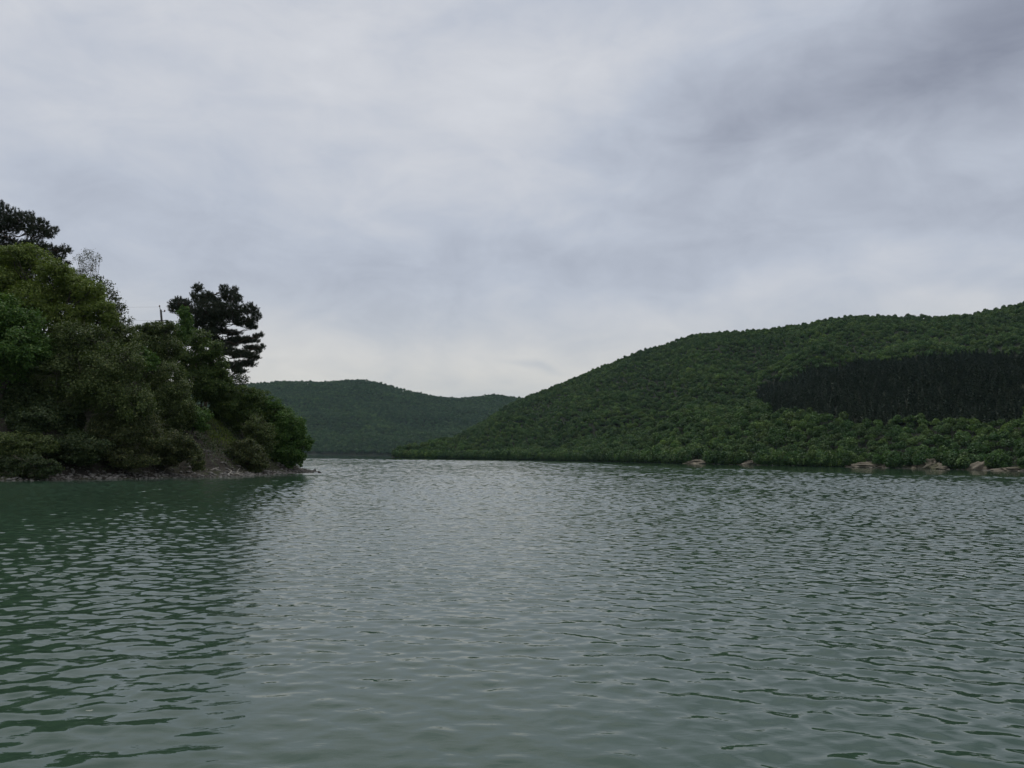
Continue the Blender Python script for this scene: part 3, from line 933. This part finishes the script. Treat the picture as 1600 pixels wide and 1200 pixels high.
TREES = [
    # name, label, category, Y, lobes, material, options
    ('broadleaf_tree', 'big yellow-green broadleaf tree filling the slope under the upper left pine', 'tree', 80,
     [(-40, 420, 40, 26), (-5, 412, 30, 22), (20, 397, 24, 16), (50, 400, 22, 16), (80, 419, 22, 15), (105, 432, 20, 14), (122, 443, 20, 14), (40, 425, 32, 20), (140, 455, 20, 15), (85, 450, 32, 22), (5, 442, 34, 22),
      (125, 475, 28, 18), (158, 482, 18, 16), (50, 465, 34, 22), (100, 495, 32, 20)], G_yel, dict(leaf=0.17, foot=70, trunk_r=0.2, depth=1.8, seed=21)),
    ('sapling', 'thin nearly leafless sapling with fine upright twigs above the yellow-green tree', 'sapling', 84,
     [(124, 405, 8, 10), (136, 397, 9, 9), (149, 404, 9, 11), (138, 418, 12, 9), (128, 425, 10, 8)], G_sil, dict(skirt=False, leaf=0.10, dens=0.13, twigs=9, foot=138, trunk_r=0.05, depth=.5, seed=22, bark=M_twig)),
    ('broadleaf_tree', 'loose open tree with thin leaves showing sky, right of the yellow-green tree', 'tree', 86,
     [(152, 437, 9, 8), (164, 450, 13, 11), (177, 463, 11, 10), (184, 483, 13, 12), (193, 503, 13, 12), (203, 516, 9, 9), (170, 485, 16, 14), (178, 512, 16, 14)], G_sil, dict(skirt=False, leaf=0.17, dens=0.32, twigs=4, foot=170, trunk_r=0.1, depth=1.0, seed=23, loose=0.06)),
    ('broadleaf_tree', 'bright green bushy tree at the left edge below the yellow-green tree', 'tree', 73,
     [(10, 488, 28, 22), (38, 508, 28, 22), (-25, 510, 40, 30), (0, 540, 40, 28), (52, 540, 26, 22), (15, 572, 40, 24), (-40, 570, 40, 30)], G_fresh, dict(leaf=0.18, foot=5, trunk_r=0.15, depth=1.5, seed=24)),
    ('broadleaf_tree', 'large olive-brown tree with many fine twigs in the middle of the headland', 'tree', 75,
     [(115, 522, 30, 22), (150, 536, 32, 24), (98, 560, 36, 28), (160, 580, 38, 30), (200, 566, 26, 26), (132, 605, 46, 28), (190, 618, 34, 28), (82, 600, 34, 26)], G_olive, dict(leaf=0.15, dens=0.8, twigs=7, bark=M_twig, foot=140, trunk_r=0.16, depth=1.6, seed=25)),
    ('broadleaf_tree', 'grey-green tree half hidden between the olive-brown tree and the loose open tree', 'tree', 83,
     [(165, 510, 24, 16), (195, 524, 20, 16), (180, 540, 24, 16), (210, 535, 12, 12)], G_olive, dict(leaf=0.17, dens=0.8, twigs=3, foot=180, seed=26)),
    ('broadleaf_tree', 'yellowish olive tree below the utility pole', 'tree', 92,
     [(222, 520, 16, 12), (243, 514, 17, 10), (262, 518, 15, 11), (265, 508, 9, 7), (248, 508, 8, 5), (232, 511, 9, 6), (230, 545, 26, 20), (258, 548, 24, 22), (240, 575, 30, 22), (212, 530, 10, 10)], G_olive, dict(leaf=0.17, foot=240, trunk_r=0.13, depth=1.4, seed=27, twigs=2)),
    ('young_tree', 'small vivid green young tree in front of the yellowish olive tree', 'tree', 84,
     [(213, 552, 17, 15), (228, 562, 15, 12), (205, 566, 12, 10)], G_fresh, dict(leaf=0.16, foot=215, trunk_r=0.07, seed=28, depth=.6)),
    ('young_tree', 'slim deep green tree standing upright against the left side of the leaning pine', 'tree', 104,
     [(288, 487, 8, 8), (291, 500, 10, 10), (284, 514, 12, 11), (294, 522, 12, 12), (278, 530, 12, 10)], G_fresh, dict(leaf=0.18, foot=287, trunk_r=0.08, seed=29, depth=.6)),
    ('broadleaf_tree', 'mid green tree growing under the left side of the leaning pine', 'tree', 99,
     [(313, 530, 16, 12), (330, 545, 17, 13), (298, 556, 24, 17), (322, 575, 26, 18), (343, 572, 13, 12), (298, 596, 24, 20), (332, 604, 24, 17), (350, 598, 12, 10)], G_mid, dict(leaf=0.18, foot=315, trunk_r=0.12, seed=30, depth=1.4)),
    ('broadleaf_tree', 'sparse leafy branches in silhouette just under the leaning pine', 'tree', 109,
     [(366, 586, 13, 8), (380, 592, 10, 7), (353, 600, 14, 9), (372, 602, 12, 7), (340, 590, 10, 8)], G_sil, dict(skirt=False, leaf=0.19, dens=0.35, twigs=3, foot=358, trunk_r=0.07, seed=31, loose=.06)),
    ('shrub', 'tall olive twiggy shrub between the olive-brown tree and the mid green tree', 'shrub', 86,
     [(262, 590, 22, 22), (275, 612, 22, 22), (250, 625, 26, 24), (285, 640, 18, 20), (262, 655, 24, 20)], G_olive, dict(leaf=0.15, dens=.8, twigs=6, bark=M_twig, foot=262, seed=32)),
    ('shrub', 'bright green shrub low on the slope above the grey earth bank', 'shrub', 88,
     [(303, 652, 15, 13), (295, 640, 14, 11), (314, 660, 10, 9), (322, 648, 9, 8)], G_fresh, dict(leaf=0.16, foot=303, trunk_r=.06, seed=33, depth=.6)),
    ('broadleaf_tree', 'spreading yellow-green tree on the point below the leaning pine', 'tree', 101,
     [(378, 614, 22, 10), (402, 620, 18, 11), (358, 630, 22, 13), (388, 638, 24, 15), (342, 622, 16, 12), (346, 642, 18, 12), (370, 652, 20, 13), (410, 640, 14, 12)], G_mid, dict(leaf=0.17, foot=378, trunk_r=.13, seed=34, depth=1.3)),
    ('broadleaf_tree', 'rounded green tree at the outer tip of the headland hanging over the water', 'tree', 102,
     [(424, 630, 14, 9), (424, 648, 22, 15), (440, 648, 16, 13), (455, 662, 18, 14), (465, 669, 12, 10), (473, 689, 14, 10), (483, 693, 7, 7), (450, 685, 20, 17), (432, 676, 20, 17), (464, 708, 12, 9), (468, 722, 5, 4), (440, 706, 18, 14), (425, 712, 14, 12), (452, 720, 10, 7)],
     G_fresh, dict(leaf=0.17, foot=438, trunk_r=.11, seed=35, depth=1.3)),
    ('shrub', 'pale olive shrub with dead twigs in front of the rounded tree at the tip', 'shrub', 97,
     [(402, 662, 16, 13), (414, 676, 16, 13), (398, 686, 15, 12), (416, 694, 12, 10), (388, 672, 12, 10)], G_olive, dict(leaf=0.14, dens=.7, twigs=7, bark=M_twig, foot=402, seed=36, depth=.8)),
    ('shrub', 'dark brownish shrub drooping to the beach beside the driftwood', 'shrub', 91,
     [(378, 712, 15, 13), (398, 712, 14, 15), (366, 702, 13, 10), (396, 730, 12, 8), (382, 695, 14, 10), (412, 720, 10, 10)], G_brown, dict(leaf=0.14, dens=.9, twigs=4, foot=390, seed=37, depth=.8)),
    ('shrub', 'low olive shrub at the left edge close to the water', 'shrub', 67.5,
     [(8, 690, 24, 13), (38, 686, 24, 12), (72, 692, 17, 10), (-30, 690, 34, 18), (10, 708, 20, 10), (50, 702, 22, 9)], G_olive, dict(leaf=0.13, dens=.8, twigs=4, foot=20, seed=38, depth=.8, trunk_r=.05)),
    ('shrub', 'dark blue-green bush above the low olive shrub at the left edge', 'shrub', 70,
     [(56, 648, 24, 10), (74, 656, 16, 9), (35, 655, 18, 11), (50, 665, 22, 10)], G_dark, dict(leaf=0.16, foot=55, seed=39, depth=.8, trunk_r=.05)),
    ('broadleaf_tree', 'dark shaded tree behind the blue-green bush on the left slope', 'tree', 75,
     [(35, 605, 46, 30), (-20, 630, 46, 34), (90, 640, 34, 24), (10, 655, 40, 26), (70, 625, 36, 22), (100, 665, 26, 18)], G_dark, dict(leaf=0.17, foot=45, trunk_r=.14, seed=40, depth=1.2)),
    ('shrub', 'wide pale-twigged olive shrub drooping over the middle of the bank', 'shrub', 75,
     [(180, 652, 32, 20), (212, 648, 28, 24), (195, 678, 30, 18), (232, 672, 24, 20), (165, 672, 24, 16)], G_brown, dict(leaf=0.14, dens=.75, twigs=8, bark=M_twig, foot=200, seed=41, depth=1.0)),
    ('shrub', 'low rusty olive shrub above the gravel left of the grey earth bank', 'shrub', 78,
     [(262, 690, 24, 18), (240, 702, 20, 14), (280, 702, 16, 14), (258, 715, 22, 10), (290, 690, 12, 10), (300, 704, 13, 10), (308, 720, 12, 9)], G_brown, dict(leaf=0.13, dens=.8, twigs=5, bark=M_twig, foot=262, seed=42, depth=.8, trunk_r=.05)),
    ('shrub', 'added dark shrub for the shade of the hollow in the bank left of the centre', 'shrub', 70.5,
     [(108, 690, 30, 15), (140, 698, 26, 14), (88, 708, 22, 11), (120, 712, 24, 9)], G_dark, dict(leaf=0.14, foot=115, seed=43, depth=.8, trunk_r=.05)),  # added: dark leaf colour stands in for shade under the overhang
    ('shrub', 'drooping brown-green shrub just above the gravel below the wide pale-twigged shrub', 'shrub', 73,
     [(172, 703, 26, 13), (205, 710, 24, 11), (230, 718, 18, 8), (190, 720, 20, 8)], G_brown, dict(leaf=0.13, dens=.8, twigs=5, bark=M_twig, foot=200, seed=44, depth=.7, trunk_r=.05)),
    ('shrub', 'tangled low brush on the waterline in the lower left corner of the headland', 'shrub', 66,
     [(8, 724, 24, 10), (44, 722, 24, 10), (76, 728, 16, 8), (-25, 722, 24, 12), (25, 735, 20, 7), (60, 737, 16, 6)], G_dark, dict(leaf=0.12, dens=.8, twigs=7, bark=M_twig, foot=30, seed=45, depth=.5, trunk_r=.04)),
]
for nm, lb, ct, Y_, lob, mt, op in TREES:
    leafy(nm, lb, ct, Y_, lob, mt, **op)

# undergrowth: low leaves all over the slope
n = 260000
ux, uy = rng.uniform(-90, -22, n), rng.uniform(50, 150, n)
s = sdist(ux, uy)
clump = fbm(ux, uy, 3.2, 3, 5)
ok = (s > 2.0) & (rng.random(n) < np.clip((s - 1.8) / 3.5, 0, 1)) & (clump > -0.3)
ux, uy = ux[ok], uy[ok]
uz = ground(ux, uy) + rng.uniform(0, 1, len(ux)) ** 1.5 * (0.5 + 0.7 * np.clip(clump[ok] + 0.3, 0, 1))
Vv, Qq = leaf_quads(np.stack([ux, uy, uz], 1), 0.22, 0.6, 0.5)
tag(mesh_np('undergrowth', Vv, [Qq], G_dark), 'low dark undergrowth covering the slope of the headland', 'undergrowth', kind='stuff')


# grass blades on the open strip of the slope
n = 60000
ux, uy = rng.uniform(-40, -25, n), rng.uniform(78, 105, n)
uz = ground(ux, uy)
qx, qy = project(np.stack([ux, uy, uz], 1))
ok = inpoly(qx, qy, [(312, 655), (338, 652), (372, 690), (372, 712), (350, 700), (330, 690)]) & (rng.random(n) < 0.8)
gp = np.stack([ux, uy, uz], 1)[ok]; m_ = len(gp)
tip_ = gp + np.stack([rng.normal(size=m_) * .10, rng.normal(size=m_) * .10, rng.uniform(.12, .38, m_)], 1)
sd2 = rng.normal(size=(m_, 3)) * [0.02, 0.02, 0]
tag(mesh_np('slope_grass', np.stack([gp - sd2, gp + sd2, tip_], 1).reshape(-1, 3), [np.arange(3 * m_).reshape(-1, 3)], G_yel),
    'strip of yellow-green grass on the open slope above the grey earth bank', 'grass', kind='stuff')


def stone_shape(g, k=1):
    V_ = []
    ico = np.array([(0, 0, 1), (.894, 0, .447), (.276, .851, .447), (-.724, .526, .447), (-.724, -.526, .447), (.276, -.851, .447),
                    (.724, .526, -.447), (-.276, .851, -.447), (-.894, 0, -.447), (-.276, -.851, -.447), (.724, -.526, -.447), (0, 0, -1)])
    return ico * g.uniform(0.75, 1.2, (12, 1))


ICO = np.array([(0, 1, 2), (0, 2, 3), (0, 3, 4), (0, 4, 5), (0, 5, 1), (1, 6, 2), (2, 7, 3), (3, 8, 4), (4, 9, 5), (5, 10, 1),
                (2, 6, 7), (3, 7, 8), (4, 8, 9), (5, 9, 10), (1, 10, 6), (6, 11, 7), (7, 11, 8), (8, 11, 9), (9, 11, 10), (10, 11, 6)])
n = 60000
ux, uy = rng.uniform(-62, -22, n), rng.uniform(52, 116, n)
s = sdist(ux, uy)
ok = (s > -0.25) & (s < 5.5) & (rng.random(n) < np.clip(1.25 - s / 5, 0.12, 1) * 0.55)
ux, uy = ux[ok], uy[ok]
uz = ground(ux, uy)
b = Buf()
for x_, y_, z_ in zip(ux, uy, uz):
    r_ = 0.05 + 0.17 * rng.random() ** 4
    b.add(stone_shape(rng) * np.array([r_ * rng.uniform(.8, 1.5), r_, r_ * 0.6]) + np.array([x_, y_, z_ + r_ * 0.2]), None, ICO)
tag(b.build('gravel', M_stone), 'grey brown gravel beach along the foot of the headland', 'gravel', kind='stuff')

# ------------------------------------------------------------------ stones and driftwood
def shore_stone(x, y, wpx, hpx, mat, seed, label, lift=0.0):
    p_ = onz(x, y, 0.08 + lift)
    sc_ = p_[1] / F
    o = lumpy('rock', (p_[0], p_[1], -0.05 + lift), wpx * sc_, hpx * sc_ * 1.2, wpx * sc_ * 0.8, mat, seed, nu=18, nv=10)
    return tag(o, label, 'rock')


shore_stone(499, 738, 4.5, 2.4, M_darkstone, 501, 'dark wet rock at the very tip of the gravel spit')
shore_stone(492, 736.5, 5.0, 3.4, M_darkstone, 502, 'dark rounded rock second from the tip of the gravel spit')
shore_stone(484, 737.2, 4.0, 2.0, M_darkstone, 503, 'small flat dark rock on the gravel spit by the rounded rock')
p_ = at(358.5, 713.5, 83)
o = lumpy('rock', (p_[0], p_[1], gz(p_[0], p_[1])), 0.22, 0.16, 0.2, M_palestone, 504, nu=16, nv=8)
tag(o, 'small white rock on the grey earth bank left of the brownish shrub', 'rock')


def drift(name, label, strokes, Y):
    B = at(*strokes[0][0][:2], Y)
    b_ = Buf()
    g = np.random.default_rng(int(Y * 100) % 1000)
    for st in strokes:
        pts = np.array([at(x, y, Y + dy) for x, y, dy in st])
        tt = np.linspace(0, 1, 14); kk_ = np.linspace(0, 1, len(pts))
        P_ = np.stack([np.interp(tt, kk_, pts[:, a_]) for a_ in range(3)], 1) + g.normal(size=(14, 3)) * 0.015
        b_.tube(P_, np.linspace(0.075, 0.022, 14), 6)
    o_ = b_.build(name, M_drift, None, True, tuple(B))
    return tag(o_, label, 'driftwood')


drift('driftwood', 'bleached forked driftwood branch lying on the waterline below the brownish shrub',
      [[(356, 741.5, 0), (359, 739, .3), (364, 741, .2), (371, 740.2, 0), (379, 737, -.3)], [(359, 739, .3), (362, 736, .6), (357, 733, .8)], [(371, 740.2, 0), (374, 741.5, -.4), (383, 742.5, -.6)]], 83)
drift('driftwood', 'slanting bleached stick standing up from the driftwood pile', [[(369, 740.5, 0), (371.5, 736, .1), (375, 731, .2)]], 83.6)
drift('driftwood', 'pale fallen stick on the bank left of the forked driftwood', [[(329, 734.5, 0), (336, 732.5, .3), (342, 730, .6)], [(336, 732.5, .3), (345, 735.5, .5)]], 82)

# ------------------------------------------------------------------ utility pole and wires
PY = 106.0
top = at(249.5, 479.5, PY); foot_ = at(254, 560, PY)
B = np.array([foot_[0], PY, gz(foot_[0], PY) - 0.3])
root = tag(empty('utility_pole', B), 'weathered utility pole poking above the trees left of the leaning pine', 'utility pole')
b = Buf(); b.tube([B - B, (at(252.5, 500, PY) - B), (at(251.2, 484, PY) - B)], [0.17, 0.14, 0.13], 10); b.build('pole', M_pole, root)
b = Buf(); b.tube([at(251, 485, PY) - B, at(250, 482, PY) - B, at(249.5, 479, PY) - B], [0.05, 0.045, 0.04], 6); tb_ = b.build('pole_top_bracket', M_metal, root)
b = Buf(); c = at(249.3, 478.6, PY) - B; b.tube([c + (0, 0, -.08), c, c + (0, 0, .05), c + (0, 0, .16)], [.05, .10, .11, .04], 8); b.build('insulator', M_porc, tb_)
b = Buf(); b.tube([at(251.5, 486, PY) - B, at(254, 487, PY) - B, at(257, 487, PY) - B], [.03, .03, .03], 5); sb_ = b.build('side_bracket', M_metal, root)
b = Buf(); c = at(257.3, 486, PY) - B; b.tube([c + (0, 0, -.12), c, c + (0, 0, .06), c + (0, 0, .16)], [.05, .10, .11, .04], 8); b.build('insulator', M_porc, sb_)
b = Buf(); a0, a1 = at(243, 501.5, PY) - B, at(264, 500.8, PY) - B
b.tube([a0 - (0, .16, 0), (a0 + a1) / 2 - (0, .16, 0), a1 - (0, .16, 0)], [.055, .055, .055], 4); b.build('crossarm', M_pole, root)


def wire(label, p0, p1):
    p0, p1 = np.array(p0), np.array(p1)
    tt = np.linspace(0, 1, 24)[:, None]
    P_ = p0 + (p1 - p0) * tt; P_[:, 2] -= 4 * 0.25 * (tt[:, 0] * (1 - tt[:, 0]))
    b_ = Buf(); b_.tube(P_, 0.008, 4)
    tag(b_.build('power_line', M_metal, None, False, tuple(p0)), label, 'power line')


wire('thin upper power line running left from the top of the utility pole', at(249.3, 479.5, PY), at(-60, 474, PY + 6))
wire('thin lower power line running left from the crossarm of the utility pole', at(244, 500.6, PY - .2), at(-60, 493, PY + 6))

# ------------------------------------------------------------------ thin air haze
hz = bpy.data.materials.new('thin_haze'); hz.use_nodes = True
t = NT(hz.node_tree)
pv = t.n('ShaderNodeVolumePrincipled')
pv.inputs['Color'].default_value = (0.62, 0.90, 1.0, 1)
pv.inputs['Density'].default_value = 0.000035
o = t.n('ShaderNodeOutputMaterial'); t.t.links.new(pv.outputs[0], o.inputs['Volume'])
b = Buf(); b.box((0, 0, 160), (8600, 8600, 330))
tag(b.build('haze', hz), 'thin pale haze in the air over the lake', 'haze', kind='stuff')
